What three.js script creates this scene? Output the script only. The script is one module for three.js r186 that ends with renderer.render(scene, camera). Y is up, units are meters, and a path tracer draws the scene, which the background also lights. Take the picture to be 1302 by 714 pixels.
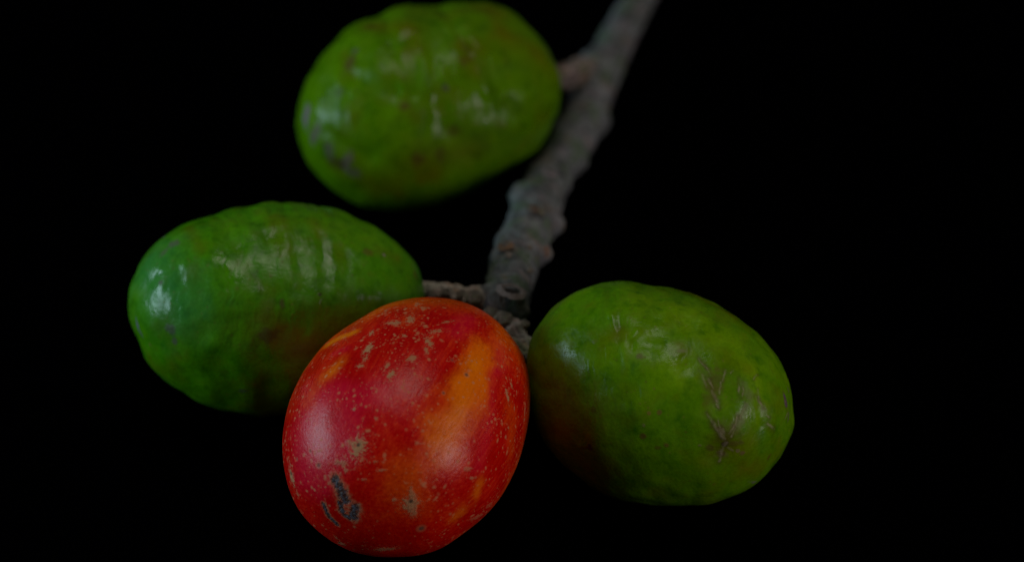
import * as THREE from 'three';
import { RectAreaLightUniformsLib } from 'three/addons/lights/RectAreaLightUniformsLib.js';

// ------------------------------------------------------------------ camera, lamps, exposure
const W = 1302, H = 714, FOV = 9.15, PITCH = 40 * Math.PI / 180, DIST = 0.5;
const scene = new THREE.Scene();
scene.background = new THREE.Color().setRGB(0.014, 0.015, 0.017);   // the dark room round the lamps
const camera = new THREE.PerspectiveCamera(FOV, W / H, 0.02, 20);
camera.position.set(0, 0.012 + DIST * Math.sin(PITCH), DIST * Math.cos(PITCH));
camera.lookAt(0, 0.012, 0);
camera.focus = 0.466;
camera.userData.fStop = 11;
camera.updateMatrixWorld(true);
const renderer = new THREE.WebGLRenderer({ antialias: true });
renderer.toneMapping = THREE.LinearToneMapping;
renderer.toneMappingExposure = 1;
renderer.shadowMap.enabled = true;
RectAreaLightUniformsLib.init();
function softbox(name, color, intensity, w, h, at, aim = [0, 0.015, 0]) {   // a studio lamp out of the frame
  const l = new THREE.RectAreaLight(color, intensity, w, h);
  l.name = name; l.position.set(...at); l.lookAt(...aim); scene.add(l);
  return l;
}
softbox('overhead_softbox', 0xfff4e4, 3.1, 0.27, 0.23, [0.02, 0.60, -0.05]);
softbox('left_softbox', 0xc8ecfa, 6.3, 0.29, 0.20, [-0.48, 0.14, 0.03]);
softbox('right_softbox', 0xfff0ee, 6.4, 0.22, 0.15, [0.43, 0.15, 0.26]);

// ------------------------------------------------------------------ numbers: noise, colour, vectors
function rng(seed) { let s = seed >>> 0; return () => { s = (s + 0x6D2B79F5) | 0; let t = Math.imul(s ^ (s >>> 15), 1 | s); t = (t + Math.imul(t ^ (t >>> 7), 61 | t)) ^ t; return ((t ^ (t >>> 14)) >>> 0) / 4294967296; }; }
const PERM = new Uint8Array(1024), GX = new Float32Array(256), GY = new Float32Array(256), GZ = new Float32Array(256);
{ const r = rng(7), p = [...Array(256).keys()];
  for (let i = 255; i > 0; i--) { const j = Math.floor(r() * (i + 1)); [p[i], p[j]] = [p[j], p[i]]; }
  for (let i = 0; i < 1024; i++) PERM[i] = p[i & 255];
  for (let i = 0; i < 256; i++) { const z = 2 * r() - 1, a = 6.2832 * r(), q = Math.sqrt(1 - z * z); GX[i] = q * Math.cos(a); GY[i] = q * Math.sin(a); GZ[i] = z; } }
function noise(x, y, z) {
  const xi = Math.floor(x), yi = Math.floor(y), zi = Math.floor(z), fx = x - xi, fy = y - yi, fz = z - zi, X = xi & 255, Y = yi & 255, Z = zi & 255;
  const u = fx * fx * fx * (fx * (fx * 6 - 15) + 10), v = fy * fy * fy * (fy * (fy * 6 - 15) + 10), w = fz * fz * fz * (fz * (fz * 6 - 15) + 10);
  const A = PERM[X] + Y, B = PERM[X + 1] + Y, AA = PERM[A] + Z, AB = PERM[A + 1] + Z, BA = PERM[B] + Z, BB = PERM[B + 1] + Z;
  const g = (h, a, b, c) => { h = PERM[h]; return GX[h] * a + GY[h] * b + GZ[h] * c; };
  const x00 = g(AA, fx, fy, fz), x10 = g(BA, fx - 1, fy, fz), x01 = g(AB, fx, fy - 1, fz), x11 = g(BB, fx - 1, fy - 1, fz);
  const y00 = g(AA + 1, fx, fy, fz - 1), y10 = g(BA + 1, fx - 1, fy, fz - 1), y01 = g(AB + 1, fx, fy - 1, fz - 1), y11 = g(BB + 1, fx - 1, fy - 1, fz - 1);
  const a = x00 + u * (x10 - x00), b = x01 + u * (x11 - x01), c = y00 + u * (y10 - y00), d = y01 + u * (y11 - y01), e = a + v * (b - a), f = c + v * (d - c);
  return 1.6 * (e + w * (f - e));
}
function fbm(x, y, z, n) { let s = 0, a = 0.5; for (let i = 0; i < n; i++) { s += a * noise(x, y, z); x = x * 2.03 + 11.3; y = y * 2.03 + 5.7; z = z * 2.03 + 3.1; a *= 0.5; } return s; }
const clamp = (x, a = 0, b = 1) => x < a ? a : x > b ? b : x, smooth = (a, b, x) => { const t = clamp((x - a) / (b - a)); return t * t * (3 - 2 * t); };
const lin = (hex) => { const c = new THREE.Color(hex); return [c.r, c.g, c.b]; };
const toByte = (x) => { x = clamp(x); return Math.round(255 * (x < 0.0031308 ? x * 12.92 : 1.055 * Math.pow(x, 1 / 2.4) - 0.055)); };
const V = (...a) => new THREE.Vector3(...a);
function segDist(x, y, z, s) {   // distance from a point to a segment {a, b}
  const a = s.a, dx = s.d.x, dy = s.d.y, dz = s.d.z, px = x - a.x, py = y - a.y, pz = z - a.z;
  const t = s.l2 > 0 ? clamp((px * dx + py * dy + pz * dz) / s.l2) : 0, ex = px - t * dx, ey = py - t * dy, ez = pz - t * dz;
  return Math.sqrt(ex * ex + ey * ey + ez * ez);
}
function tag(o, label, category, group, kind) {
  if (label) o.userData.label = label;
  if (category) o.userData.category = category;
  if (group) o.userData.group = group;
  if (kind) o.userData.kind = kind;
  o.traverse((m) => { if (m.isMesh) { m.castShadow = true; m.receiveShadow = true; } });
  return o;
}
// a direction of sight, and the point on it at a given height above the cloth
const UNIT = H / 2 / Math.tan(FOV * Math.PI / 360);
function sight(px, py) { return V((px - W / 2) / UNIT, (H / 2 - py) / UNIT, -1).applyQuaternion(camera.quaternion); }
function spot(px, py, height) { const d = sight(px, py); return camera.position.clone().addScaledVector(d, (height - camera.position.y) / d.y); }

// ------------------------------------------------------------------ the black cloth
{ const g = new THREE.PlaneGeometry(1.6, 1.6, 220, 220); g.rotateX(-Math.PI / 2);
  const p = g.attributes.position;
  for (let i = 0; i < p.count; i++) {
    const x = p.getX(i), z = p.getZ(i), r = Math.hypot(x, z);
    p.setY(i, -0.0002 + 0.004 * smooth(0.09, 0.5, r) * (fbm(x * 6, 0.3, z * 6, 3) + 0.2 * Math.abs(noise(x * 14, 4, z * 5))) - 0.002 * smooth(0.09, 0.5, r));
  }
  g.computeVertexNormals();
  const n = 256, data = new Uint8Array(n * n * 4);
  for (let y = 0; y < n; y++) for (let x = 0; x < n; x++) {
    const a = Math.sin(x * Math.PI / 4) * 0.5 + 0.5, b = Math.sin(y * Math.PI / 4) * 0.5 + 0.5, over = ((x >> 3) + (y >> 3)) & 1;
    const k = 255 * (0.25 + 0.6 * (over ? a : b) + 0.15 * noise(x * 0.3, y * 0.3, 9)), o = (y * n + x) * 4;
    data[o] = data[o + 1] = data[o + 2] = clamp(k, 0, 255); data[o + 3] = 255;
  }
  const weave = new THREE.DataTexture(data, n, n); weave.wrapS = weave.wrapT = THREE.RepeatWrapping; weave.magFilter = THREE.LinearFilter; weave.repeat.set(100, 100); weave.needsUpdate = true;
  const m = new THREE.MeshPhysicalMaterial({ color: new THREE.Color().setRGB(0.00035, 0.00035, 0.0006), roughness: 1, specularIntensity: 0, bumpMap: weave, bumpScale: 0.00015 });
  const o = new THREE.Mesh(g, m); o.name = 'black_cloth'; scene.add(o);
  tag(o, 'plain black cloth spread out under the fruits', 'cloth', null, 'structure');
}

// ------------------------------------------------------------------ fruits
const CONTOUR = {   // outlines of the four fruits, in thousandths of the frame's units
  red: [[553, 376], [608, 390], [642, 417], [665, 449], [675, 489], [673, 529], [665, 568], [650, 608], [623, 648], [588, 677], [548, 700], [504, 706], [459, 702], [424, 687], [390, 658], [370, 623], [361, 583], [361, 553], [367, 519], [380, 484], [395, 459], [419, 432], [454, 407], [494, 385], [523, 378]],
  left: [[342, 258], [375, 257], [400, 262], [430, 265], [451, 276], [480, 290], [505, 309], [522, 326], [535, 349], [540, 375], [532, 412], [505, 452], [468, 487], [418, 514], [358, 526], [321, 527], [283, 521], [253, 509], [224, 492], [199, 473], [182, 446], [171, 421], [164, 395], [167, 370], [176, 345], [190, 320], [211, 299], [241, 282], [279, 273], [308, 263]],
  right: [[788, 356], [819, 361], [855, 368], [891, 378], [927, 396], [954, 416], [976, 439], [994, 465], [1003, 488], [1008, 515], [1008, 542], [998, 568], [985, 591], [962, 611], [936, 627], [904, 638], [864, 641], [819, 639], [783, 633], [752, 618], [725, 598], [698, 568], [680, 537], [670, 500], [668, 465], [675, 430], [692, 405], [712, 382], [745, 364]],
  top: [[601, 2], [632, 6], [660, 23], [684, 43], [699, 67], [711, 98], [714, 121], [709, 145], [695, 173], [676, 196], [652, 212], [621, 231], [593, 247], [562, 261], [526, 267], [499, 267], [468, 263], [440, 251], [417, 235], [397, 212], [383, 188], [378, 165], [379, 141], [387, 114], [399, 90], [413, 70], [432, 47], [460, 28], [485, 18], [503, 10], [518, 7], [540, 7], [557, 8], [574, 4]],
};
function makeShape(spec) {
  const { contour, center: [cx, cy], stemAt, tipAt, ratio } = spec;
  // the fruit's own frame: z towards the front of the fruit, lengths in pixels of the photograph until it is scaled to metres
  const back = sight(cx, cy).normalize().negate(), right = V(1, 0, 0).applyQuaternion(camera.quaternion), up = V().crossVectors(back, right).normalize();
  right.crossVectors(up, back);
  const basis = new THREE.Matrix4().makeBasis(right, up, back), inv = basis.clone().transpose();
  // the long axis lies on the cloth unless the spec tilts it
  const ax = (tipAt[0] - stemAt[0]), ay = -(tipAt[1] - stemAt[1]), al = Math.hypot(ax, ay);
  const worldUp = V(0, 1, 0).transformDirection(inv), sa = ay / al;
  let tau = spec.tilt ?? Math.atan(-sa * worldUp.y / worldUp.z);
  const axis = V(ax / al * Math.cos(tau), sa * Math.cos(tau), Math.sin(tau)).normalize();
  const e1 = V().crossVectors(axis, V(0, 0, -1)).normalize(), e2 = V().crossVectors(axis, e1);
  // outline as radius over angle
  const N = 256, target = new Float32Array(N), pts = contour.map(([x, y]) => [Math.atan2(cy - y, x - cx), Math.hypot(x - cx, y - cy)]).sort((a, b) => a[0] - b[0]);
  for (let i = 0; i < N; i++) {
    const f = -Math.PI + (i + 0.5) / N * 2 * Math.PI; let k = pts.findIndex((p) => p[0] > f); if (k < 0) k = 0;
    const a = pts[(k + pts.length - 1) % pts.length], b = pts[k]; let a0 = a[0], b0 = b[0], ff = f;
    if (b0 < a0) { if (ff > a0) b0 += 2 * Math.PI; else a0 -= 2 * Math.PI; }
    target[i] = a[1] + (b[1] - a[1]) * (ff - a0) / (b0 - a0);
  }
  const ORDER = 15;
  const fourier = (arr) => { const c = []; for (let k = 0; k <= ORDER; k++) { let a = 0, b = 0; for (let i = 0; i < N; i++) { const f = -Math.PI + (i + 0.5) / N * 2 * Math.PI; a += arr[i] * Math.cos(k * f); b += arr[i] * Math.sin(k * f); } c.push([a * (k ? 2 : 1) / N, b * 2 / N]); } return c; };
  const evalF = (c, f) => { let s = 0; for (let k = 0; k <= ORDER; k++) s += c[k][0] * Math.cos(k * f) + c[k][1] * Math.sin(k * f); return s; };
  const tf = fourier(target);
  const S0 = spec.short, L0 = S0 * ratio, egg = spec.egg ?? 0, power = spec.power ?? 2.15;
  const base = (x, y, z) => {
    const t = x * axis.x + y * axis.y + z * axis.z, q = Math.sqrt(Math.max(0, 1 - t * t));
    const s = S0 * (1 + egg * t);
    return Math.pow(Math.pow(Math.abs(t) / L0, power) + Math.pow(q / s, power), -1 / power);
  };
  let corr = [...Array(ORDER + 1)].map(() => [0, 0]); corr[0][0] = 1;
  const lump = (x, y, z) => { const s = x * x + y * y, w = s * (2 - s); return 1 + w * (evalF(corr, Math.atan2(y, x)) - 1) + (1 - w) * (corr[0][0] - 1); };
  for (let pass = 0; pass < 4; pass++) {
    const ratioArr = new Float32Array(N);
    for (let i = 0; i < N; i++) {
      const f = -Math.PI + (i + 0.5) / N * 2 * Math.PI, c = Math.cos(f), s = Math.sin(f); let most = 0;
      for (let j = 1; j < 90; j++) { const th = j / 90 * Math.PI, q = Math.sin(th), z = Math.cos(th), r = base(q * c, q * s, z) * lump(q * c, q * s, z) * q; if (r > most) most = r; }
      ratioArr[i] = evalF(corr, f) * evalF(tf, f) / most;
    }
    corr = fourier(ratioArr);
  }
  const plain = (x, y, z) => base(x, y, z) * lump(x, y, z);
  // a point of the skin in front, from where it shows in the outline
  const onSkin = (px, py) => {
    const x = px - cx, y = cy - py, rho = Math.hypot(x, y) || 1e-6; let lo = 0, hi = Math.PI / 2 + 0.35, best = 0, most = 0;
    for (let j = 0; j <= 200; j++) { const th = j / 200 * hi, r = plain(Math.sin(th) * x / rho, Math.sin(th) * y / rho, Math.cos(th)) * Math.sin(th); if (r > most) { most = r; best = th; } if (r >= rho) { best = th; break; } }
    const d = V(Math.sin(best) * x / rho, Math.sin(best) * y / rho, Math.cos(best));
    return d.multiplyScalar(plain(d.x, d.y, d.z));
  };
  const seg = (x0, y0, x1, y1) => { const a = onSkin(x0, y0), b = onSkin(x1 ?? x0, y1 ?? y0), d = b.clone().sub(a); return { a, b, d, l2: d.lengthSq() }; };
  return { plain, onSkin, seg, axis, e1, e2, basis, cx, cy };
}
function makeFruit(name, spec, paint) {
  const s = makeShape(spec), marks = paint(s);
  const NU = 480, NV = 280, P = (NU + 1) * (NV + 1), pos = new Float32Array(P * 3), uv = new Float32Array(P * 2), index = [];
  const dirAt = (u, v) => { const th = v * Math.PI, f = u * 2 * Math.PI, q = Math.sin(th), c = q * Math.cos(f), d = q * Math.sin(f), t = -Math.cos(th);
    return [s.axis.x * t + s.e1.x * c + s.e2.x * d, s.axis.y * t + s.e1.y * c + s.e2.y * d, s.axis.z * t + s.e1.z * c + s.e2.z * d, t]; };   // v = 0 at the stalk, 1 at the tip
  for (let j = 0; j <= NV; j++) for (let i = 0; i <= NU; i++) {
    const k = j * (NU + 1) + i, [x, y, z, t] = dirAt((i % NU) / NU, j / NV), r0 = s.plain(x, y, z);
    const r = r0 + marks.relief(x * r0, y * r0, z * r0, t, r0);
    pos[k * 3] = x * r; pos[k * 3 + 1] = y * r; pos[k * 3 + 2] = z * r; uv[k * 2] = i / NU; uv[k * 2 + 1] = j / NV;
    if (i < NU && j < NV) { const a = k, b = k + 1, c = k + NU + 1, d = c + 1; if (j > 0) index.push(a, b, d); if (j < NV - 1) index.push(a, d, c); }
  }
  // stand it on the cloth: turn into the world, then find the distance at which its lowest point touches
  const q = new THREE.Vector3(), dir = sight(s.cx, s.cy), dl = dir.length(); let low = 1e9, lowAt = null;
  const world = new Float32Array(P * 3);
  for (let k = 0; k < P; k++) { q.set(pos[k * 3], pos[k * 3 + 1], pos[k * 3 + 2]).applyMatrix4(s.basis).multiplyScalar(dl / UNIT); world.set([q.x, q.y, q.z], k * 3); if (q.y < low) { low = q.y; lowAt = [q.x, q.z]; } }
  const depth = ((spec.lift ?? -0.0003) - camera.position.y) / (dir.y + low), scale = depth * dl / UNIT;
  const centre = camera.position.clone().addScaledVector(dir, depth), foot = V(centre.x + lowAt[0] * depth, 0, centre.z + lowAt[1] * depth);
  for (let k = 0; k < P; k++) { world[k * 3] = world[k * 3] * depth + centre.x - foot.x; world[k * 3 + 1] = world[k * 3 + 1] * depth + centre.y; world[k * 3 + 2] = world[k * 3 + 2] * depth + centre.z - foot.z; }
  const g = new THREE.BufferGeometry();
  g.setAttribute('position', new THREE.BufferAttribute(world, 3)); g.setAttribute('uv', new THREE.BufferAttribute(uv, 2)); g.setIndex(index);
  g.computeVertexNormals();
  const n = g.attributes.normal.array;
  for (let j = 0; j <= NV; j++) { const a = j * (NU + 1) * 3, b = a + NU * 3; q.set(n[a] + n[b], n[a + 1] + n[b + 1], n[a + 2] + n[b + 2]).normalize(); n.set([q.x, q.y, q.z], a); n.set([q.x, q.y, q.z], b); }
  for (const j of [0, NV]) { q.set(0, 0, 0); const row = j ? NV - 1 : 1; for (let i = 0; i < NU; i++) { const a = (row * (NU + 1) + i) * 3; q.x += n[a]; q.y += n[a + 1]; q.z += n[a + 2]; } q.normalize(); for (let i = 0; i <= NU; i++) n.set([q.x, q.y, q.z], (j * (NU + 1) + i) * 3); }
  // skin textures
  const TW = spec.texture, TH = TW / 2, col = new Float32Array(TW * TH * 3), rough = new Float32Array(TW * TH), bump = new Float32Array(TW * TH), out = [0, 0, 0, 0, 0];
  const mm = 1 / 8.9;   // pixels of the outline to millimetres
  for (let j = 0; j < TH; j++) for (let i = 0; i < TW; i++) {
    const k = j * TW + i, [x, y, z, t] = dirAt((i + 0.5) / TW, (j + 0.5) / TH), r = s.plain(x, y, z);
    marks.skin(x * r, y * r, z * r, t, out, x * r * mm, y * r * mm, z * r * mm);
    col[k * 3] = out[0]; col[k * 3 + 1] = out[1]; col[k * 3 + 2] = out[2]; rough[k] = out[3]; bump[k] = out[4];
  }
  // marks painted one by one onto the texels round them
  const stamp = (p, reach, fn) => {
    const d = p.clone().normalize(), t = -d.dot(s.axis), th = Math.acos(clamp(t, -1, 1)), R = p.length(), ang = reach / R * 1.05;
    const e = d.clone().cross(Math.abs(d.y) > 0.9 ? V(1, 0, 0) : V(0, 1, 0)).normalize().negate(), f = d.clone().cross(e).negate();   // e to the right, f upwards, roughly
    const j0 = Math.max(0, Math.floor((th - ang) / Math.PI * TH)), j1 = Math.min(TH - 1, Math.ceil((th + ang) / Math.PI * TH)), phi = Math.atan2(d.dot(s.e2), d.dot(s.e1));
    for (let j = j0; j <= j1; j++) {
      const span = Math.min(Math.PI, ang / Math.max(0.02, Math.sin((j + 0.5) / TH * Math.PI)) * 1.1), i0 = Math.floor((phi - span) / 2 / Math.PI * TW), i1 = Math.ceil((phi + span) / 2 / Math.PI * TW);
      for (let i = i0; i <= Math.min(i1, i0 + TW - 1); i++) {
        const ii = ((i % TW) + TW) % TW, [x, y, z] = dirAt((ii + 0.5) / TW, (j + 0.5) / TH);
        if (x * d.x + y * d.y + z * d.z < 0.2) continue;
        const a = (x * e.x + y * e.y + z * e.z) * R, b = (x * f.x + y * f.y + z * f.z) * R;
        if (a * a + b * b > reach * reach) continue;
        fn(a, b, j * TW + ii, x * R, y * R, z * R);
      }
    }
  };
  const blend = (k, c, a, rg, dh) => { for (let m = 0; m < 3; m++) col[k * 3 + m] += (c[m] - col[k * 3 + m]) * a; if (rg !== undefined) rough[k] += (rg - rough[k]) * a; bump[k] += (dh ?? 0) * a; };
  marks.stamps?.(stamp, blend);
  const cb = new Uint8Array(TW * TH * 4), rb = new Uint8Array(TW * TH * 4);
  for (let k = 0; k < TW * TH; k++) { cb[k * 4] = toByte(col[k * 3]); cb[k * 4 + 1] = toByte(col[k * 3 + 1]); cb[k * 4 + 2] = toByte(col[k * 3 + 2]); cb[k * 4 + 3] = 255; rb[k * 4] = rb[k * 4 + 1] = rb[k * 4 + 2] = 255 * clamp(rough[k]); rb[k * 4 + 3] = 255; }
  const tex = (d, format, type, srgb) => { const t = new THREE.DataTexture(d, TW, TH, format, type); t.wrapS = THREE.RepeatWrapping; t.magFilter = THREE.LinearFilter; if (srgb) t.colorSpace = THREE.SRGBColorSpace; t.needsUpdate = true; return t; };
  const m = new THREE.MeshPhysicalMaterial({ map: tex(cb, THREE.RGBAFormat, THREE.UnsignedByteType, true), roughness: 1, roughnessMap: tex(rb, THREE.RGBAFormat, THREE.UnsignedByteType), bumpMap: tex(bump, THREE.RedFormat, THREE.FloatType), bumpScale: 0.001, specularIntensity: spec.specular ?? 1, ior: 1.45 });   // heights in millimetres
  const root = new THREE.Group(); root.name = name; root.position.copy(foot); scene.add(root);
  const skin = new THREE.Mesh(g, m); skin.name = 'skin'; root.add(skin);
  // the little crown at the stalk end and the point at the other
  const local = (p, push = 0) => p.clone().multiplyScalar((p.length() + push) / p.length()).applyMatrix4(s.basis).multiplyScalar(scale).add(centre).sub(foot);
  const stemDir = s.axis.clone().negate(), stem = local(stemDir.clone().multiplyScalar(s.plain(stemDir.x, stemDir.y, stemDir.z)));
  const tip = local(s.axis.clone().multiplyScalar(s.plain(s.axis.x, s.axis.y, s.axis.z)));
  const axisW = s.axis.clone().transformDirection(s.basis);
  const nub = (nm, at, dirOut, r, h, seed, color) => {
    const pr = [], R = rng(seed); for (let i = 0; i <= 10; i++) { const t = i / 10; pr.push(new THREE.Vector2(r * Math.cos(t * Math.PI / 2) * (1 + 0.1 * Math.sin(t * 9)), h * Math.sin(t * Math.PI / 2) - 0.0004)); }
    const gg = new THREE.LatheGeometry(pr, 40), p = gg.attributes.position;
    for (let i = 0; i < p.count; i++) { const x = p.getX(i), y = p.getY(i), z = p.getZ(i), k = 1 + 0.22 * noise(x * 2200 + seed, y * 2200, z * 2200); p.setXYZ(i, x * k, y + 0.00012 * noise(x * 3000, seed, z * 3000), z * k); }
    gg.computeVertexNormals();
    const o = new THREE.Mesh(gg, new THREE.MeshStandardMaterial({ color: new THREE.Color().setRGB(...color), roughness: 0.85 })); o.name = nm;
    o.position.copy(at); o.quaternion.setFromUnitVectors(V(0, 1, 0), dirOut); root.add(o); return o;
  };
  nub('stem_collar', stem, axisW.clone().negate(), 0.0021, 0.0005, 3, [0.10, 0.075, 0.05]);
  nub('blossom_scar', tip, axisW, 0.0007, 0.00022, 5, spec.scar ?? [0.10, 0.08, 0.08]);
  return { root, shape: s, stem: stem.clone().add(foot), axis: axisW, centre, scale, world, foot };
}

// capsule-shaped soft fields on the skin: [x0, y0, x1, y1, width, strength]
function fields(s, list) { return list.map(([x0, y0, x1, y1, w, k]) => ({ ...s.seg(x0, y0, x1, y1), w, k })); }
function sum(f, x, y, z, wob) { let v = 0; for (const e of f) { const d = segDist(x, y, z, e) / e.w * wob; if (d < 2.6) v += e.k * Math.exp(-d * d); } return v; }

// ---- the ripe one
const ripe = makeFruit('ripe_fruit', { contour: CONTOUR.red, center: [518, 541], stemAt: [622, 396], tipAt: [438, 652], short: 150, ratio: 1.25, egg: 0, power: 2.1, texture: 2048, specular: 0.68, scar: [0.05, 0.04, 0.04] }, (s) => {
  const orange = fields(s, [[648, 420, 608, 458, 17, 0.7], [608, 458, 594, 500, 22, 0.78], [594, 500, 566, 548, 27, 0.66], [566, 548, 515, 610, 36, 0.3], [416, 440, 452, 423, 9, 0.7], [422, 476, 434, 462, 12, 0.5], [410, 486, 396, 510, 16, 0.35], [606, 612, 603, 622, 11, 0.42], [586, 646, 576, 654, 12, 0.38], [540, 640, 515, 600, 34, 0.2], [645, 520, 648, 570, 16, 0.35], [515, 412, 535, 395, 18, 0.2]]);
  const yellow = fields(s, [[600, 470, 580, 520, 16, 0.5], [572, 535, 556, 560, 18, 0.3], [610, 446, 600, 464, 14, 0.3], [420, 438, 450, 424, 7, 0.6], [606, 614, 604, 622, 8, 0.35], [584, 648, 578, 653, 9, 0.3], [425, 473, 432, 465, 6, 0.3]]);
  const crimson = fields(s, [[596, 405, 580, 425, 12, 0.9], [634, 440, 628, 470, 13, 1], [620, 480, 618, 530, 14, 0.6], [402, 515, 394, 600, 30, 1.1], [450, 520, 440, 570, 26, 0.7], [430, 500, 480, 500, 22, 0.7], [420, 600, 450, 540, 24, 0.6], [500, 500, 560, 590, 26, 0.4], [615, 555, 605, 590, 12, 0.6], [425, 452, 440, 445, 6, 0.7]]);
  const dents = fields(s, [[480, 470, 540, 450, 60, -1.2], [600, 560, 560, 640, 50, 1.0], [420, 640, 445, 635, 9, -0.8]]);
  const deep = lin(0xc00200), red = lin(0xd80800), crim = lin(0xdc0c30), or = lin(0xf06800), ye = lin(0xf69400);
  return {
    relief: (x, y, z) => sum(dents, x, y, z, 1) + 1.4 * fbm(x / 90, y / 90, z / 90, 2) + 0.35 * noise(x / 24, y / 24, z / 24),
    skin: (x, y, z, t, out, a, b, c) => {
      const ta = a * s.axis.x + b * s.axis.y + c * s.axis.z, qa = (a - s.axis.x * ta), qb = (b - s.axis.y * ta), qc = (c - s.axis.z * ta);   // fibres run from stalk to tip
      const fib = noise(qa * 2.2 + 5, qb * 2.2 + ta * 0.30, qc * 2.2) * 0.6 + noise(qa * 4.6, qb * 4.6 + ta * 0.5, qc * 4.6) * 0.4;
      const wob = 1 + 0.75 * fbm(a * 0.26, b * 0.26, c * 0.26, 5), fine = noise(a * 2.6, b * 2.6, c * 2.6) * 0.5 + noise(a * 5.5, b * 5.5, c * 5.5) * 0.5, mid = fbm(a * 0.22 + 9, b * 0.22, c * 0.22, 4);
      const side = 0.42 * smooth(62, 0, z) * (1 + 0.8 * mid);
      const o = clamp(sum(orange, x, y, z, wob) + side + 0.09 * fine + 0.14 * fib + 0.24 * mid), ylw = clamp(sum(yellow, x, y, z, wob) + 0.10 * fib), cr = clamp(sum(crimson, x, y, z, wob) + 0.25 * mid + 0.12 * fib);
      const m = clamp(0.5 + 0.9 * mid + 0.3 * fine + 0.3 * fib), k = 1 + 0.15 * fine + 0.10 * fib + 0.09 * noise(a * 11, b * 11, c * 11);
      for (let i = 0; i < 3; i++) { let v = deep[i] + (red[i] - deep[i]) * m; v += (crim[i] - v) * cr * 0.8; v += (or[i] - v) * (0.35 * o + 0.65 * smooth(0, 1.05, o)); v += (ye[i] - v) * ylw * 0.6; out[i] = v * k; }
      out[3] = 0.30 + 0.05 * fine + 0.05 * fib + 0.06 * mid; out[4] = 0.014 * fine + 0.014 * fib + 0.009 * noise(a * 9, b * 9, c * 9);
    },
    stamps: (stamp, blend) => {
      const R = rng(41), tan = lin(0xba845a), tanL = lin(0xd08a5c), dark = lin(0x2a2420), grey = lin(0x565866);
      // pale pores all over, in loose drifts
      for (let n = 0; n < 8000; n++) {
        const z = 2 * R() - 1, f = 6.2832 * R(), q = Math.sqrt(1 - z * z), d = V(q * Math.cos(f), q * Math.sin(f), z), r = s.plain(d.x, d.y, d.z), p = d.multiplyScalar(r);
        const drift = fbm(p.x / 55, p.y / 55, p.z / 55 + 4, 2); if (R() > 0.5 + 1.6 * drift) continue;
        const w = 0.6 + 1.6 * Math.pow(R(), 4), st = 1 + 1.2 * R() * R(), an = R() * 3.14, ca = Math.cos(an), sa = Math.sin(an), al = 0.35 + 0.6 * R();
        stamp(p, w * st * 1.8, (a, b, k) => { const u = (a * ca + b * sa) / st, v = -a * sa + b * ca, m = smooth(w * 1.5, w * 0.4, Math.hypot(u, v)); blend(k, tanL, m * al * 0.75, 0.7, 0.012); });
      }
      // corky flecks: [x, y, half width, half height, slant, strength, dark pin]
      const blob = (x, y, w0, h0, slant, al, pin, c = tan, seed = x, w = w0 * 1.3, h = h0 * 1.25) => stamp(s.onSkin(x, y), Math.max(w, h) * 1.9, (a, b, k, X, Y, Z) => {
        const u = (a + slant * b) / w, v = b / h, rag = 1.1 * fbm(X / 4 + seed, Y / 4, Z / 4, 3) + 0.45 * noise(X / 1.6, Y / 1.6, Z / 1.6), m = smooth(1.0, 0.45, Math.hypot(u, v) + rag);
        if (m > 0) blend(k, c, Math.min(1, m * al * 1.25), 0.75, 0.05);
        if (al > 0.5) { const cr = smooth(0.34, 0.5, noise(X / 1.5 + seed, Y / 1.5, Z / 1.5)) * smooth(2.3, 0.9, Math.hypot(u, v)); if (cr > 0) blend(k, c, cr * 0.8, 0.75, 0.03); }
        if (pin) { const e = smooth(pin * 1.3, pin * 0.4, Math.hypot(a, b + 3)); if (e > 0) blend(k, dark, e * 0.85, 0.7, -0.06); }
      });
      for (const a of [[469, 445, 4.5, 10, 0.1, 0.75], [466, 457, 3, 5, 0, 0.6], [472, 425, 3, 5, 0, 0.6], [500, 412, 9, 4, -0.3, 0.6], [522, 407, 8, 5, 0, 0.55], [538, 393, 5, 4, 0, 0.5], [513, 429, 3.4, 3, 0, 0.55], [523, 458, 5, 5, 0.4, 0.6], [498, 478, 4, 6, 0.3, 0.75], [492, 468, 2.5, 4, 0.3, 0.6], [460, 467, 4, 3, 0, 0.6], [521, 410, 5, 3, 0, 0.5], [555, 423, 7, 3, 0.5, 0.55], [544, 437, 3.6, 9, -0.25, 0.75], [568, 411, 6, 2.2, 0.6, 0.6], [541, 447, 2.2, 5, 0, 0.6], [530, 388, 9, 3, 0, 0.45], [490, 396, 6, 3, 0, 0.4],
        [643, 503, 2.4, 8, -0.2, 0.7], [648, 490, 1.6, 6, -0.2, 0.55], [655, 498, 1.5, 4, 0, 0.5], [666, 526, 1.8, 9, 0, 0.6], [652, 520, 1.5, 4, 0, 0.5], [434, 586, 8, 3, 0, 0.55], [444, 595, 3, 3, 0, 0.5], [453, 519, 2.5, 2.5, 0, 0.55], [480, 533, 2, 3, 0, 0.5], [488, 594, 6, 1.6, 0.8, 0.5], [480, 583, 3, 1.3, 0.7, 0.45], [466, 606, 4, 1.3, -0.7, 0.45], [502, 631, 2.2, 2.2, 0, 0.6], [530, 561, 3, 2.4, 0, 0.45], [592, 593, 6, 2.4, -0.3, 0.5], [598, 605, 6, 2, -0.3, 0.45], [524, 625, 3, 9, -0.2, 0.6], [605, 655, 14, 5, 0.9, 0.35], [620, 640, 8, 4, 0.9, 0.3], [640, 555, 2, 2, 0, 0.5], [646, 560, 1.5, 1.5, 0, 0.5], [644, 543, 2, 2.4, 0, 0.5]]) blob(...a);
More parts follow.
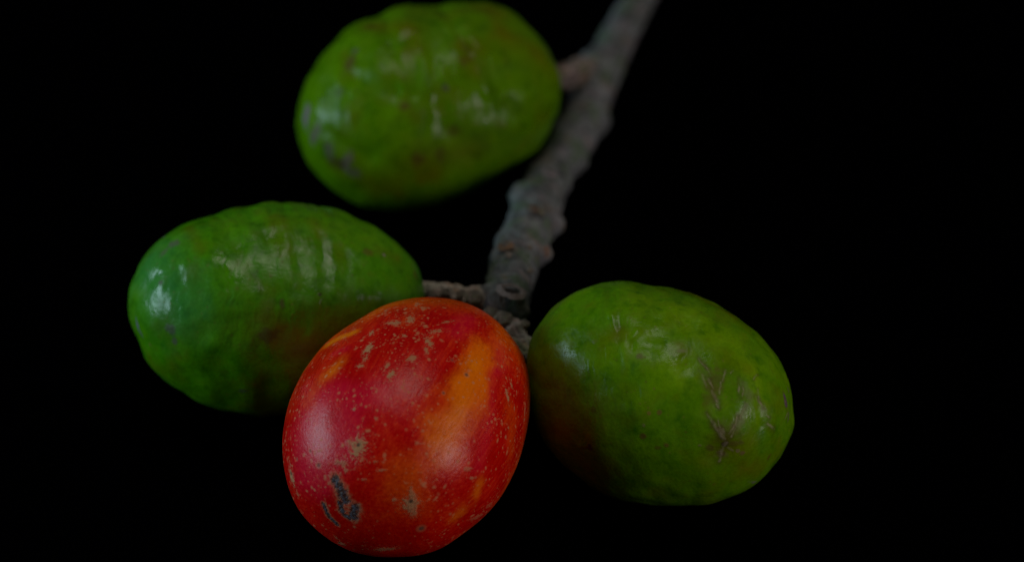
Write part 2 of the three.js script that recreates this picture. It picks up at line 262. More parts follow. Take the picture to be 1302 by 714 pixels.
      for (const a of [[459, 567, 9, 12, 0.1, 0.8, 2.6], [448, 562, 6, 3.5, 0, 0.5, 0], [374, 603, 5, 11, -0.1, 0.75, 2.6], [522, 636, 9, 9, 0, 0.8, 3], [524, 645, 4, 8, -0.3, 0.6, 0], [490, 694, 12, 5, 0, 0.6, 0], [436, 688, 7, 4, 0.3, 0.5, 2], [430, 680, 3, 6, 0, 0.4, 0], [382, 625, 3, 4, 0, 0.4, 0]]) blob(...a);
      for (const [x, y, r, al] of [[591, 478, 2.6, 0.7], [562, 501, 1.8, 0.7], [535, 667, 4, 0.75], [410, 589, 3, 0.6], [398, 572, 2, 0.5], [573, 460, 2, 0.4], [382, 582, 1.6, 0.5]]) stamp(s.onSkin(x, y), r * 2.4, (a, b, k) => { const d = Math.hypot(a, b), m = smooth(r * 1.2, r * 0.5, d), g = smooth(r * 2.2, r * 1.1, d); blend(k, tan, g * al * 0.5, 0.6, 0.01); blend(k, lin(0x4a3a34), m * al, 0.7, -0.03); });
      // the dark sunken sores near the tip, each with a pale rim
  const sores = [[430, 606, 434, 615, 7.6], [437, 621, 442, 632, 8.2], [436, 636, 438, 645, 5.2], [454, 641, 452, 652, 7.4], [440, 650, 448, 655, 3.6], [415, 638, 421, 651, 3.7], [421, 651, 432, 662, 3.3]];
      const cap = sores.map(([a, b, c, d, w]) => ({ ...s.seg(a, b, c, d), w }));
      stamp(s.onSkin(434, 636), 60, (a, b, k, X, Y, Z) => {
        let near = 9; for (const e of cap) near = Math.min(near, segDist(X, Y, Z, e) / e.w);
        near += 0.75 * fbm(X / 4.5, Y / 4.5, Z / 4.5, 3) + 0.2 * noise(X / 1.5, Y / 1.5, Z / 1.5);
        const rim = smooth(1.7, 0.95, near), core = smooth(1.0, 0.5, near), inner = smooth(0.85, 0.25, near) * smooth(-0.3, 0.2, noise(X / 3.6, Y / 3.6, Z / 3.6));
        blend(k, tan, rim * (0.25 + 0.5 * clamp(0.5 + noise(X / 4, Y / 4 + 3, Z / 4))), 0.7, 0.05); blend(k, dark, core * 0.9, 0.55, -0.2); blend(k, grey, inner * 0.8, 0.42, 0.16);
      });
    },
  };
});
tag(ripe.root, 'ripe red fruit with orange streaks and corky specks, in front of the others', 'fruit');

// ---- the three green ones
function greenPaint({ base, pale, olive, shade, fieldsPale = [], fieldsOlive = [], dents = [], wrinkle = 1, across = 1, flecks = [], lines = [], seed, rough = 0.42, crease = 0.45, dentK = 1, paintedSheen = [], matt = 0 }) {
  return (s) => {
    const fp = fields(s, fieldsPale), fo = fields(s, fieldsOlive), fd = fields(s, dents), fb = fields(s, paintedSheen), tint = lin(0x2f8c48), ax = s.axis;
    const wr = (x, y, z, a) => {   // wrinkles run across the long axis
      const t = x * ax.x + y * ax.y + z * ax.z, wx = x / 30 + seed, wy = y / 30, wz = z / 30, w = noise(wx, wy, wz) * 12;
      const px = x - ax.x * t, py = y - ax.y * t, pz = z - ax.z * t;
      return noise((px) / 46 + seed, (py) / 46 + (t + w) / 15, (pz) / 46) * 0.7 + noise(px / 26 + 7, py / 26 + (t + w) / 7.5, pz / 26 + seed) * 0.3;
    };
    const wr2 = (x, y, z) => { const t = x * ax.x + y * ax.y + z * ax.z, w = noise(x / 14, y / 14 + seed, z / 14) * 7, px = x - ax.x * t, py = y - ax.y * t, pz = z - ax.z * t; return noise(px / 16, py / 16 + (t + w) / 4.6, pz / 16 + seed) * (0.6 + noise(x / 22, y / 22, z / 22 + seed)); };   // fine creases
    return {
      relief: (x, y, z, t) => { const mask = smooth(-0.95, -0.5, t) * (0.35 + 1.1 * clamp(0.4 + 1.3 * fbm(x / 70 + seed, y / 70, z / 70, 2))) * smooth(-75, 15, y); return dentK * sum(fd, x, y, z, 1) + 2.8 * fbm(x / 75 + seed, y / 75, z / 75, 2) + 1.9 * noise(x / 34 + 3, y / 34 + seed, z / 34) + wrinkle * mask * 1.8 * wr(x, y, z) + 0.4 * noise(x / 18, y / 18, z / 18 + seed) + crease * mask * wr2(x, y, z); },
      skin: (x, y, z, t, out, a, b, c) => {
        const wob = 1 + 0.5 * fbm(a * 0.3 + seed, b * 0.3, c * 0.3, 4), mid = fbm(a * 0.16, b * 0.16 + seed, c * 0.16, 4), fine = noise(a * 2.2, b * 2.2, c * 2.2 + seed), mott = fbm(a * 0.6, b * 0.6 + seed, c * 0.6, 3);
        const sheenMix = 0.75 * clamp(sum(fb, x, y, z, wob));  // teal sheen of the left lamp, painted into the skin colour
        const w = wr(x, y, z), p = clamp(sum(fp, x, y, z, wob) + 0.8 * clamp(mid) + 0.25 * clamp(w)), o = clamp(sum(fo, x, y, z, wob) + 1.5 * clamp(-mid - 0.07) + 0.6 * clamp(mott - 0.08)), sh = clamp(1.5 * clamp(mott * -1 - 0.03) + 0.9 * clamp(fbm(a * 0.2 + 31, b * 0.2, c * 0.2 + seed, 3)) + 0.3 * clamp(-w));
        for (let i = 0; i < 3; i++) { let v = base[i]; v += (pale[i] - v) * p; v += (shade[i] - v) * sh * 0.8; v += (olive[i] - v) * o * 0.75; v += (tint[i] - v) * sheenMix; out[i] = 0.86 * v * (1 + 0.10 * fine + 0.06 * noise(a * 7, b * 7, c * 7)); }
        out[3] = clamp(rough - 0.01 + matt * smooth(0.6, 0.2, t) + 0.30 * fbm(a * 0.35 + 50, b * 0.35, c * 0.35 + seed, 4) + 0.08 * mott + 0.04 * fine, 0.19, 0.7); out[4] = 0.012 * fine + 0.03 * mott + 0.006 * noise(a * 8, b * 8, c * 8);
      },
      stamps: (stamp, blend) => {
        const R = rng(100 + seed), brown = lin(0x5e4a1c), pin = lin(0x7c6a30);
        for (let n = 0; n < 420; n++) {   // pores and rusty freckles
          const z = 2 * R() - 1, f = 6.2832 * R(), q = Math.sqrt(1 - z * z), d = V(q * Math.cos(f), q * Math.sin(f), z), r = s.plain(d.x, d.y, d.z), p = d.multiplyScalar(r);
          const w = 0.8 + 2.0 * R() * R() * R(), al = 0.15 + 0.35 * R(), c = R() < 0.6 ? brown : pin; stamp(p, w * 2.2, (a, b, k) => blend(k, c, smooth(w * 2, w * 0.3, Math.hypot(a, b)) * al, 0.6, 0.006));
        }
        for (const [x, y, w, h, slant, color, al, dh] of flecks) stamp(s.onSkin(x, y), Math.max(w, h) * 2, (a, b, k, X, Y, Z) => { const rag = 0.8 * fbm(X / 9 + x, Y / 9, Z / 9, 3), m = smooth(1.15, 0.35, Math.hypot((a + slant * b) / w, b / h) + rag); if (m > 0) blend(k, lin(color), Math.min(0.95, m * al * 1.3), 0.7, dh ?? 0.02); });
        for (const [x0, y0, x1, y1, w, al] of lines) {   // healed scratches, pale and corky
          const e = s.seg(x0, y0, x1, y1), L = Math.sqrt(e.l2);
          stamp(s.onSkin((x0 + x1) / 2, (y0 + y1) / 2), L / 2 + w * 4, (a, b, k, X, Y, Z) => {
            const d = segDist(X + 2.2 * noise(X / 7, Y / 7, Z / 7), Y, Z, e), br = clamp(0.7 + 0.9 * noise(X / 7 + x0, Y / 7, Z / 7) + 0.5 * noise(X / 2, Y / 2, Z / 2)), m = smooth(w * 1.35, w * 0.1, d), halo = smooth(w * 3.8, w * 0.8, d) * (0.6 + 0.8 * clamp(0.5 + noise(X / 5, Y / 5, Z / 5)));
            blend(k, lin(0x4a3c10), halo * al * 0.5, 0.6, -0.01); blend(k, lin(0x9a9474), m * al * br * 0.9, 0.7, 0.05);
          });
        }
      },
    };
  };
}
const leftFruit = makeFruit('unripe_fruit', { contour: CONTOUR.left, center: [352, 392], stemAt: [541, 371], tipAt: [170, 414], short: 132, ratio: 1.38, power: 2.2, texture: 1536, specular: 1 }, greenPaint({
  base: lin(0x4e9600), pale: lin(0x66a400), olive: lin(0x6a6400), shade: lin(0x306c00), seed: 2, wrinkle: 0.75, rough: 0.27, paintedSheen: [[192, 335, 232, 390, 42, 0.75]], matt: 0.09, crease: 0.8, dentK: 0.9,
  fieldsPale: [[300, 290, 420, 290, 26, 0.5], [430, 300, 500, 320, 20, 0.4]], fieldsOlive: [[350, 280, 360, 320, 14, 0.5], [330, 420, 380, 440, 22, 0.6], [480, 320, 500, 330, 12, 0.4], [240, 290, 260, 320, 9, 0.6], [400, 440, 440, 420, 24, 0.5], [395, 285, 405, 300, 10, 0.5]],
  dents: [[357, 256, 361, 274, 7, -3.4], [392, 256, 396, 268, 6, -2.2], [412, 260, 418, 284, 9, -4], [455, 274, 462, 290, 8, -3], [310, 258, 316, 280, 12, -3], [290, 300, 300, 420, 14, -2.2], [345, 300, 350, 400, 11, -2.4], [380, 330, 384, 420, 9, -2.0], [405, 300, 410, 360, 7, -2.0], [436, 320, 440, 380, 8, -1.8], [365, 300, 370, 360, 7, 1.6], [420, 310, 424, 370, 6, 1.6], [200, 310, 215, 360, 14, 1.0], [228, 330, 246, 400, 6, -1.4], [432, 262, 440, 285, 12, -2], [330, 440, 340, 500, 14, -1.5], [260, 330, 265, 420, 10, -1.2]],
  flecks: [[222, 312, 13, 8, 0, 0x5a5248, 0.55], [212, 322, 6, 10, 0, 0x5c5648, 0.4], [176, 412, 5, 10, 0, 0x6a6078, 0.7], [182, 424, 5, 7, 0, 0x5c5260, 0.5], [222, 418, 9, 10, 0.2, 0x4a4a3c, 0.55], [226, 432, 5, 6, 0, 0x4c463c, 0.5], [211, 361, 4, 4, 0, 0x4c4438, 0.5], [485, 325, 3, 3, 0, 0x8a7a78, 0.6], [403, 375, 3, 3, 0, 0x302c10, 0.7], [465, 322, 9, 7, 0, 0x5c5408, 0.5], [340, 425, 18, 12, 0, 0x47380c, 0.5], [310, 495, 8, 5, 0, 0x3c3040, 0.4], [358, 388, 5, 8, 0, 0x4c3c08, 0.5], [525, 350, 6, 8, 0, 0x64480c, 0.5], [210, 302, 7, 3, -0.4, 0x6e6462, 0.5]],
}));
tag(leftFruit.root, 'wrinkled green fruit left of and partly behind the red fruit', 'fruit', 'unripe green fruits round the branch');

const rightFruit = makeFruit('unripe_fruit_001', { contour: CONTOUR.right, center: [840, 500], stemAt: [680, 428], tipAt: [1000, 512], short: 138, ratio: 1.28, power: 2.15, texture: 1536, specular: 0.56 }, greenPaint({
  base: lin(0x5c9000), pale: lin(0x7cac00), olive: lin(0x6e7000), shade: lin(0x387000), seed: 11, dentK: 1.3, wrinkle: 0.4, crease: 0.45, rough: 0.31,
  fieldsPale: [[820, 390, 870, 400, 22, 0.6], [800, 440, 870, 470, 22, 0.5], [880, 420, 930, 440, 26, 0.6], [820, 500, 850, 480, 22, 0.5], [955, 470, 960, 530, 16, 0.6]], fieldsOlive: [[870, 372, 930, 402, 12, 0.8], [700, 500, 740, 550, 40, 0.5], [905, 560, 950, 560, 14, 0.6], [690, 400, 720, 380, 16, 0.5], [770, 440, 790, 420, 12, 0.4], [940, 590, 960, 600, 12, 0.6], [920, 460, 950, 470, 14, 0.35]],
  dents: [[775, 425, 790, 418, 9, -2.2], [780, 405, 784, 420, 5, 1.6], [806, 432, 812, 424, 5, 1.6], [822, 440, 838, 445, 9, 1.4], [850, 450, 870, 470, 10, -1.6], [805, 445, 806, 436, 3, -1.2], [860, 420, 900, 425, 16, -1.5], [955, 440, 975, 490, 14, -1.6], [940, 490, 925, 540, 22, 1.2], [960, 510, 965, 540, 6, -1.2], [740, 400, 770, 390, 18, 1.0], [840, 440, 880, 480, 8, 1.0]],
  flecks: [[995, 508, 4, 10, 0, 0x5a4458, 0.75], [1000, 530, 3, 8, 0, 0x604c48, 0.5], [752, 567, 5, 6, 0, 0x382a48, 0.8], [745, 568, 12, 3, 0, 0x4a2c10, 0.5], [826, 524, 3.4, 3.4, 0, 0x7c6c28, 0.6], [838, 524, 4, 4, 0, 0x6c5a20, 0.6], [820, 539, 3.4, 3.6, 0, 0x80704c, 0.6], [818, 553, 6, 5, 0, 0x584410, 0.6], [847, 563, 5, 4, 0, 0x685420, 0.6], [836, 566, 5, 4, 0, 0x584810, 0.5], [919, 561, 5, 5, 0, 0x3a3030, 0.7], [900, 566, 9, 5, 0.2, 0x4c3c0c, 0.5], [930, 560, 12, 5, 0.3, 0x50420c, 0.45], [905, 490, 14, 30, 0.4, 0x5c5010, 0.4], [922, 545, 22, 20, 0.2, 0x5a5414, 0.35], [888, 563, 3, 2, 0, 0x7c6c48, 0.5], [935, 570, 3, 2.4, 0, 0x7c6c50, 0.5], [940, 573, 4, 4, 0, 0x6a5430, 0.6], [915, 575, 8, 7, 0, 0x6c6044, 0.5], [983, 440, 3, 6, 0.4, 0x66606c, 0.6], [955, 610, 12, 4, -0.4, 0x6a6668, 0.45], [945, 497, 9, 16, -0.3, 0x7a8450, 0.25], [815, 455, 6, 5, 0, 0x6c5c40, 0.5], [865, 448, 9, 3, 0.5, 0x808458, 0.5], [758, 520, 6, 6, 0, 0x50400c, 0.5], [1000, 495, 3, 5, 0, 0x5a4a40, 0.5], [975, 580, 5, 6, 0, 0x54400c, 0.5], [758, 435, 4, 4, 0, 0x62640c, 0.3]],
  lines: [[887, 456, 896, 470, 1.6, 0.7], [893, 462, 903, 480, 1.5, 0.7], [890, 472, 896, 492, 2.2, 0.5], [897, 480, 905, 494, 1.8, 0.65], [902, 497, 910, 514, 2.6, 0.5], [906, 505, 911, 518, 1.6, 0.6], [897, 525, 906, 541, 2.0, 0.85], [905, 538, 916, 555, 2.8, 0.75], [909, 533, 914, 552, 1.6, 0.6], [913, 540, 918, 556, 1.6, 0.5], [916, 484, 920, 471, 1.6, 0.55], [936, 480, 934, 508, 1.3, 0.65], [941, 482, 939, 505, 1.2, 0.6], [931, 528, 925, 552, 1.6, 0.7], [928, 536, 922, 548, 1.3, 0.5], [949, 500, 938, 526, 2.2, 0.45], [943, 512, 935, 530, 1.5, 0.45], [958, 504, 967, 519, 2.2, 0.75], [961, 495, 962, 508, 1.4, 0.5], [971, 527, 976, 531, 1.6, 0.6], [973, 538, 981, 544, 2, 0.6], [955, 482, 959, 477, 1.4, 0.5], [920, 560, 914, 570, 2.6, 0.6], [916, 570, 912, 583, 2.0, 0.65], [922, 566, 929, 570, 1.6, 0.4], [993, 500, 996, 516, 1.6, 0.6], [999, 520, 996, 532, 1.4, 0.5], [912, 500, 914, 486, 1.5, 0.5], [926, 475, 929, 472, 1.3, 0.4]],
}));
tag(rightFruit.root, 'green fruit with pale scratch marks, to the right of the red fruit', 'fruit', 'unripe green fruits round the branch');

const topFruit = makeFruit('unripe_fruit_002', { contour: CONTOUR.top, center: [546, 136], stemAt: [711, 84], tipAt: [385, 160], short: 126, ratio: 1.34, power: 2.2, texture: 1536, specular: 0.46 }, greenPaint({
  base: lin(0x5a8c00), pale: lin(0x6c9e00), olive: lin(0x6a6600), shade: lin(0x3c6a00), seed: 23, dentK: 1.5, wrinkle: 1.2, crease: 0.5, rough: 0.31,
  fieldsPale: [[480, 90, 560, 70, 24, 0.4], [600, 40, 660, 60, 24, 0.3]], fieldsOlive: [[470, 35, 520, 40, 14, 0.7], [440, 70, 450, 95, 9, 0.6], [590, 60, 600, 90, 14, 0.6], [640, 50, 700, 90, 26, 0.5], [440, 210, 500, 230, 22, 0.6], [530, 200, 600, 190, 22, 0.5], [570, 20, 640, 20, 14, 0.5], [515, 130, 530, 150, 10, 0.5], [500, 10, 530, 60, 12, 0.5]],
  dents: [[560, 14, 592, 60, 9, -2.4], [590, 60, 620, 120, 9, -2.6], [620, 120, 628, 170, 8, -1.8], [520, 50, 530, 120, 10, -2.2], [500, 60, 505, 120, 8, -1.8], [596, 50, 606, 62, 8, 2], [540, 80, 544, 120, 8, 1.8], [560, 85, 562, 100, 6, 1.4], [632, 125, 640, 115, 8, 1.8], [575, 130, 580, 160, 11, 1.6], [640, 135, 655, 150, 11, -2.4], [470, 60, 450, 100, 12, -1.6], [455, 85, 500, 100, 10, 1.0], [420, 170, 470, 200, 10, -1.5], [580, 170, 600, 200, 12, -1.5], [480, 17, 490, 40, 12, -1.5]],
  flecks: [[392, 148, 11, 20, 0.2, 0x7c6c74, 0.8], [403, 170, 13, 17, 0.4, 0x685c54, 0.65], [421, 190, 10, 17, 0.4, 0x60544a, 0.55], [443, 203, 10, 18, 0.5, 0x685e54, 0.65], [452, 218, 12, 11, 0, 0x585044, 0.5], [430, 205, 18, 12, -0.5, 0x44340c, 0.55], [454, 66, 6, 5, 0, 0x5c5844, 0.6], [447, 82, 8, 16, 0.1, 0x54440c, 0.6], [566, 113, 6, 5, 0, 0x505038, 0.6], [472, 36, 14, 6, 0, 0x54400a, 0.5], [532, 200, 10, 12, 0, 0x4a380a, 0.5], [515, 135, 7, 7, 0, 0x50400a, 0.5], [590, 78, 14, 10, 0.4, 0x564408, 0.45], [435, 118, 10, 9, 0, 0x4c5a30, 0.4], [575, 165, 14, 9, 0, 0x50440c, 0.4], [560, 195, 8, 16, 0, 0x4a3c0a, 0.4]],
}));
tag(topFruit.root, 'blurred green fruit at the back, hanging from a short stalk left of the branch', 'fruit', 'unripe green fruits round the branch');

// ------------------------------------------------------------------ the branch
const branch = new THREE.Group(); branch.name = 'branch'; scene.add(branch);
const barkTex = (() => {
  const w = 1024, h = 512, cb = new Uint8Array(w * h * 4), hb = new Float32Array(w * h);
  const grey = lin(0x6c6e6c), greyD = lin(0x3c3e3c), lich = lin(0x59694e), tan = lin(0x80705e), pink = lin(0x83767a);
  for (let j = 0; j < h; j++) for (let i = 0; i < w; i++) {
    const f = j / h * 6.2832, r = 3, X = i / w * 60 / 1, Y = r * Math.cos(f), Z = r * Math.sin(f), k = j * w + i;   // millimetres along and around
    const a = fbm(X * 0.5, Y * 0.5, Z * 0.5, 4), b = fbm(X * 0.25 + 9, Y * 0.4, Z * 0.4, 4), c = fbm(X * 1.6, Y * 1.2, Z * 1.2 + 5, 3), crack = Math.abs(noise(X * 0.9, Y * 2.2, Z * 2.2)), d = fbm(X * 0.35, Y * 0.35 + 30, Z * 0.35, 4), patch = fbm(X * 0.22 + 70, Y * 0.3, Z * 0.3, 3);
    for (let m = 0; m < 3; m++) { let v = grey[m] * Math.max(0.25, 1 + 0.9 * a + 0.9 * c + 0.9 * patch); v += (lich[m] - v) * smooth(0.02, 0.35, b) * 0.8; v += (tan[m] - v) * smooth(0.1, 0.4, d) * 0.6; v += (pink[m] - v) * smooth(0.1, 0.4, -b) * 0.5; v += (greyD[m] - v) * smooth(0.10, 0.0, crack) * 0.55; cb[k * 4 + m] = toByte(v); }
    cb[k * 4 + 3] = 255; hb[k] = 0.16 * a + 0.20 * c - 0.16 * smooth(0.12, 0, crack);
  }
  const t = new THREE.DataTexture(cb, w, h); t.colorSpace = THREE.SRGBColorSpace; const u = new THREE.DataTexture(hb, w, h, THREE.RedFormat, THREE.FloatType);
  for (const x of [t, u]) { x.wrapS = x.wrapT = THREE.RepeatWrapping; x.magFilter = THREE.LinearFilter; x.needsUpdate = true; }
  return [t, u];
})();
const barkMat = (tint = [0.88, 0.93, 0.99]) => new THREE.MeshPhysicalMaterial({ map: barkTex[0], bumpMap: barkTex[1], bumpScale: 0.001, color: new THREE.Color().setRGB(...tint), roughness: 0.88, specularIntensity: 0.5 });
// a lumpy round limb: path points {p, r}, knobs {s 0..1, toward, size, spread}
function limb(name, stations, opt = {}) {
  const curve = new THREE.CatmullRomCurve3(stations.map((q) => q.p), false, 'centripetal'), NS = opt.rings ?? 160, NA = opt.around ?? 56, L = curve.getLength();
  const pos = [], uv = [], index = [], lens = stations.map((_, i) => i / (stations.length - 1)), rad = (t) => { const x = t * (stations.length - 1), i = Math.min(stations.length - 2, Math.floor(x)), f = smooth(0, 1, x - i); return stations[i].r + (stations[i + 1].r - stations[i].r) * f; };
  const view = camera.position.clone().sub(stations[0].p).normalize();
  for (let i = 0; i <= NS; i++) {
    const t = i / NS, p = curve.getPoint(t), T = curve.getTangent(t), B = V().crossVectors(T, view).normalize(), N = V().crossVectors(B, T).normalize();   // N faces the front, B sideways
    let base = rad(t); const end = Math.min(t, 1 - t) * L / base; if (opt.round !== false && end < 0.8) base *= Math.sqrt(1 - Math.pow(1 - end / 0.8, 2)) * 0.999 + 0.001;
    for (let j = 0; j <= NA; j++) {
      const f = (j % NA) / NA * 2 * Math.PI, c = Math.cos(f), s = Math.sin(f); let r = base;
      for (const k of opt.knobs ?? []) { const da = Math.atan2(Math.sin(f - k.f), Math.cos(f - k.f)) * base, ds = (t - k.s) * L, e = (da * da) / (k.w * k.w) + (ds * ds) / (k.l * k.l); if (e < 9) r += k.h * Math.exp(-e); }
      for (const k of opt.rims ?? []) { const ds = (t - k.s) * L / k.l; r += k.h * Math.exp(-ds * ds); }
      const x = p.x + (N.x * c + B.x * s) * r, y = p.y + (N.y * c + B.y * s) * r, z = p.z + (N.z * c + B.z * s) * r, n = base * (opt.rough ?? 0.07) * (fbm(x * 420, y * 420, z * 420, 3) + 0.5 * noise(x * 1500, y * 1500, z * 1500));
      pos.push(x + (N.x * c + B.x * s) * n, y + (N.y * c + B.y * s) * n, z + (N.z * c + B.z * s) * n); uv.push(t * L / 0.06 + (opt.shift ?? 0), j / NA);
      if (i < NS && j < NA) { const a = i * (NA + 1) + j, b = a + 1, d = a + NA + 1, e = d + 1; index.push(a, b, e, a, e, d); }
    }
  }
  const g = new THREE.BufferGeometry(); g.setAttribute('position', new THREE.Float32BufferAttribute(pos, 3)); g.setAttribute('uv', new THREE.Float32BufferAttribute(uv, 2)); g.setIndex(index); g.computeVertexNormals();
  const n = g.attributes.normal; for (let i = 0; i <= NS; i++) { const a = i * (NA + 1), b = a + NA, q = V(n.getX(a) + n.getX(b), n.getY(a) + n.getY(b), n.getZ(a) + n.getZ(b)).normalize(); n.setXYZ(a, q.x, q.y, q.z); n.setXYZ(b, q.x, q.y, q.z); }
  const o = new THREE.Mesh(g, opt.material ?? barkMat()); o.name = name; branch.add(o);
  return { o, curve, L, at: (t, f, push = 0) => { const p = curve.getPoint(t), T = curve.getTangent(t), B = V().crossVectors(T, view).normalize(), N = V().crossVectors(B, T).normalize(), d = N.multiplyScalar(Math.cos(f)).add(B.multiplyScalar(Math.sin(f))); return { p: p.addScaledVector(d, rad(t) + push), d }; } };
}
const px = 1 / 8.9e3, HB = 0.0165;
const path = [[643, 400, 25, HB], [647, 370, 28, HB - 0.0012], [655, 335, 31, HB - 0.0034], [671, 296, 31, HB - 0.0060], [685, 258, 31, HB - 0.0086], [704, 218, 28, HB - 0.0108], [732, 172, 30, 0.0043], [755, 118, 29, 0.0039], [779, 62, 27, 0.0036], [811, 2, 23, 0.0031], [848, -70, 23, 0.0029], [882, -150, 23, 0.0028], [912, -230, 23, 0.0028]];
const stem = limb('stem', path.map(([x, y, r, h]) => ({ p: spot(x, y, h), r: r * px * 0.99 })), {
  rings: 460, around: 80, rough: 0.13,
  knobs: [{ s: 0.322, f: -1.25, w: 0.0020, l: 0.0018, h: 0.0010 }, { s: 0.36, f: -0.15, w: 0.0024, l: 0.0013, h: 0.0009 }, { s: 0.285, f: 1.4, w: 0.002, l: 0.0022, h: 0.0013 }, { s: 0.15, f: -0.7, w: 0.0018, l: 0.0011, h: 0.0009 }, { s: 0.2, f: 1.3, w: 0.0015, l: 0.0013, h: 0.0011 }, { s: 0.012, f: 0.12, w: 0.0022, l: 0.0016, h: 0.0008 }, { s: 0.06, f: -1.5, w: 0.0016, l: 0.002, h: 0.0012 }, { s: 0.45, f: 1.3, w: 0.002, l: 0.002, h: 0.0008 }, { s: 0.535, f: 1.4, w: 0.0022, l: 0.002, h: 0.0011 }, { s: 0.625, f: -1.2, w: 0.0026, l: 0.0022, h: 0.0012 }, { s: 0.14, f: 0.4, w: 0.001, l: 0.0008, h: 0.0005 }, { s: 0.25, f: 0.5, w: 0.0012, l: 0.0009, h: 0.0005 }],
  rims: [{ s: 0.208, l: 0.0009, h: 0.0004 }, { s: 0.325, l: 0.0012, h: 0.0003 }, { s: 0.395, l: 0.0012, h: 0.00035 }, { s: 0.11, l: 0.0009, h: 0.00025 }, { s: 0.02, l: 0.0012, h: 0.0004 }],
});
// round scars where leaves and buds came off
function scarAt(name, t, f, r, color, core) {
  const { p, d } = stem.at(t, f, 0.0004), pr = []; for (let i = 0; i <= 14; i++) { const u = i / 14; pr.push(new THREE.Vector2(Math.max(1e-6, r * (1 - u)), 0.0006 * Math.exp(-Math.pow((u - 0.32) / 0.2, 2)) - 0.0005 * u * u)); }
  const g = new THREE.LatheGeometry(pr, 36), q = g.attributes.position;
  for (let i = 0; i < q.count; i++) { const x = q.getX(i), y = q.getY(i), z = q.getZ(i), k = 1 + 0.2 * noise(x * 1500 + t * 90, 3, z * 1500); q.setXYZ(i, x * k, y + 0.00015 * noise(x * 2500, t * 50, z * 2500), z * k * 0.85); }
  g.computeVertexNormals();
  const o = new THREE.Mesh(g, new THREE.MeshStandardMaterial({ color: new THREE.Color().setRGB(...color), roughness: 0.9 })); o.name = name; o.position.copy(p); o.quaternion.setFromUnitVectors(V(0, 1, 0), d); branch.add(o);
  const cg = new THREE.SphereGeometry(r * 0.5, 20, 14); cg.scale(1, 0.4, 0.9);
  const c = new THREE.Mesh(cg, new THREE.MeshStandardMaterial({ color: new THREE.Color().setRGB(...core), roughness: 1 })); c.name = 'scar_pit'; c.position.y = 0.00008; o.add(c);
}
scarAt('leaf_scar', 0.012, 0.12, 0.0022, [0.16, 0.135, 0.13], [0.014, 0.011, 0.010]);
scarAt('leaf_scar', 0.145, -0.5, 0.0013, [0.17, 0.10, 0.055], [0.02, 0.016, 0.012]);
scarAt('leaf_scar', 0.198, 1.15, 0.0010, [0.18, 0.10, 0.065], [0.05, 0.03, 0.02]);
scarAt('leaf_scar', 0.355, -0.1, 0.0013, [0.19, 0.165, 0.175], [0.05, 0.045, 0.025]);
scarAt('leaf_scar', 0.25, -0.1, 0.0009, [0.12, 0.08, 0.055], [0.04, 0.03, 0.02]);
scarAt('leaf_scar', 0.322, -1.2, 0.0011, [0.17, 0.15, 0.165], [0.10, 0.085, 0.095]);
scarAt('bark_pore', 0.12, -0.3, 0.0005, [0.20, 0.17, 0.14], [0.10, 0.08, 0.06]);
scarAt('bark_pore', 0.155, 0.35, 0.0005, [0.18, 0.15, 0.12], [0.10, 0.08, 0.06]);
scarAt('bark_pore', 0.25, 0.2, 0.0006, [0.17, 0.15, 0.10], [0.10, 0.09, 0.04]);
scarAt('bark_pore', 0.1, 0.7, 0.0005, [0.18, 0.15, 0.12], [0.10, 0.08, 0.06]);
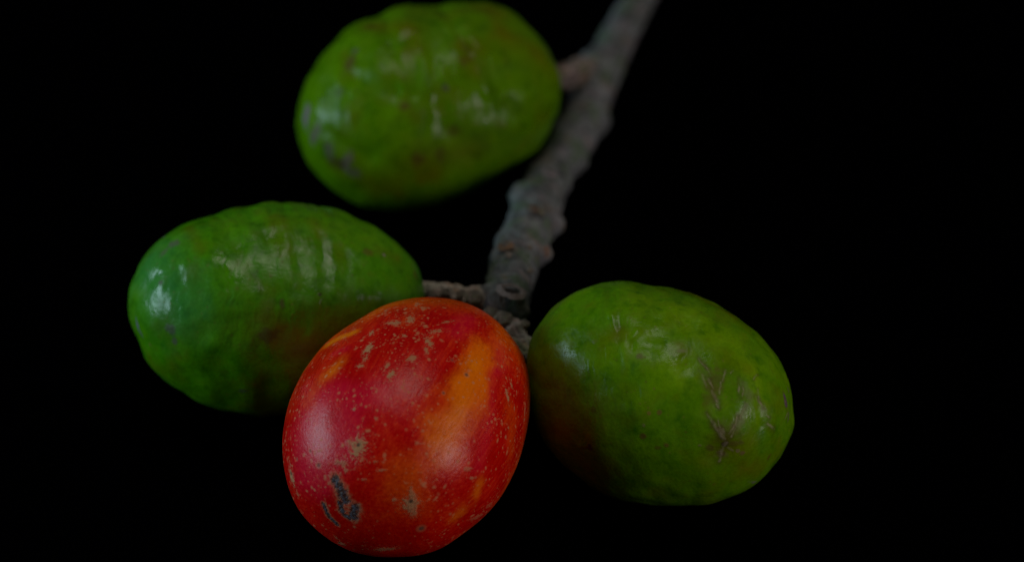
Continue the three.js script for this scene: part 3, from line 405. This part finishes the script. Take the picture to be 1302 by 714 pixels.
// short knobbly stalks from the branch to each fruit
function stalk(from, fruit, r0, r1, tint, bend, seed, n = 4) {
  const end = fruit.stem.clone().addScaledVector(fruit.axis, 0.0006), a = from.clone(), mid = a.clone().lerp(end, 0.5).add(bend), R = rng(seed), rims = [];
  for (let i = 0; i < n; i++) rims.push({ s: (i + 0.6 + 0.3 * R()) / (n + 0.2), l: 0.0004 + 0.0004 * R(), h: (0.05 + 0.2 * R()) * r0 });
  const knobs = []; for (let i = 0; i < n * 3; i++) knobs.push({ s: R(), f: 6.28 * R(), w: 0.0006 + 0.0006 * R(), l: 0.0005 + 0.0005 * R(), h: (0.15 + 0.45 * R()) * r0 });
  return limb('stalk', [{ p: a, r: r0 }, { p: mid, r: (r0 + r1) / 2 }, { p: end, r: r1 }], { rings: 110, around: 44, rough: 0.24, rims, knobs, material: barkMat(tint), shift: seed * 0.13 });
}
stalk(spot(622, 385, HB - 0.001), leftFruit, 0.00125, 0.0010, [2.7, 2.4, 2.15], V(0, 0.0006, 0), 5, 6);
stalk(spot(634, 402, HB - 0.001), rightFruit, 0.0013, 0.0012, [1.7, 1.6, 1.5], V(0, 0.0002, 0), 8, 4);
stalk(spot(640, 398, HB - 0.002), ripe, 0.0015, 0.0013, [2.2, 2.05, 1.85], V(0, 0, 0), 12, 4);
stalk(spot(750, 90, 0.0046), topFruit, 0.0021, 0.0015, [1.25, 1.02, 0.94], V(0, 0, 0), 17, 4);
// bud stubs where the stalks leave the tip
for (const [x, y, h, r, seed] of [[603, 378, 0.0022, 0.00125, 1], [641, 405, 0.0016, 0.00115, 2], [626, 396, 0.0014, 0.0010, 3], [588, 374, 0.0012, 0.0008, 4], [566, 372, 0.0012, 0.00075, 5], [666, 412, 0.0012, 0.0008, 6], [738, 82, -0.0085, 0.0013, 7]]) {
  const g = new THREE.SphereGeometry(r, 32, 24), p = g.attributes.position;
  for (let i = 0; i < p.count; i++) { const X = p.getX(i), Y = p.getY(i), Z = p.getZ(i), k = 1 + 0.28 * fbm(X / r * 1.3 + seed * 9, Y / r * 1.3, Z / r * 1.3, 3); p.setXYZ(i, X * k, Y * k * 0.8, Z * k); }
  g.computeVertexNormals();
  const o = new THREE.Mesh(g, barkMat(seed === 7 ? [1.3, 1.1, 1.0] : [2.3, 2.0, 1.8])); o.name = 'bud_stub'; o.position.copy(spot(x, y, HB - 0.0012 + h)); branch.add(o);
}
tag(branch, 'grey knobbly branch with leaf scars running up from the red fruit to the top edge', 'branch');

renderer.render(scene, camera);
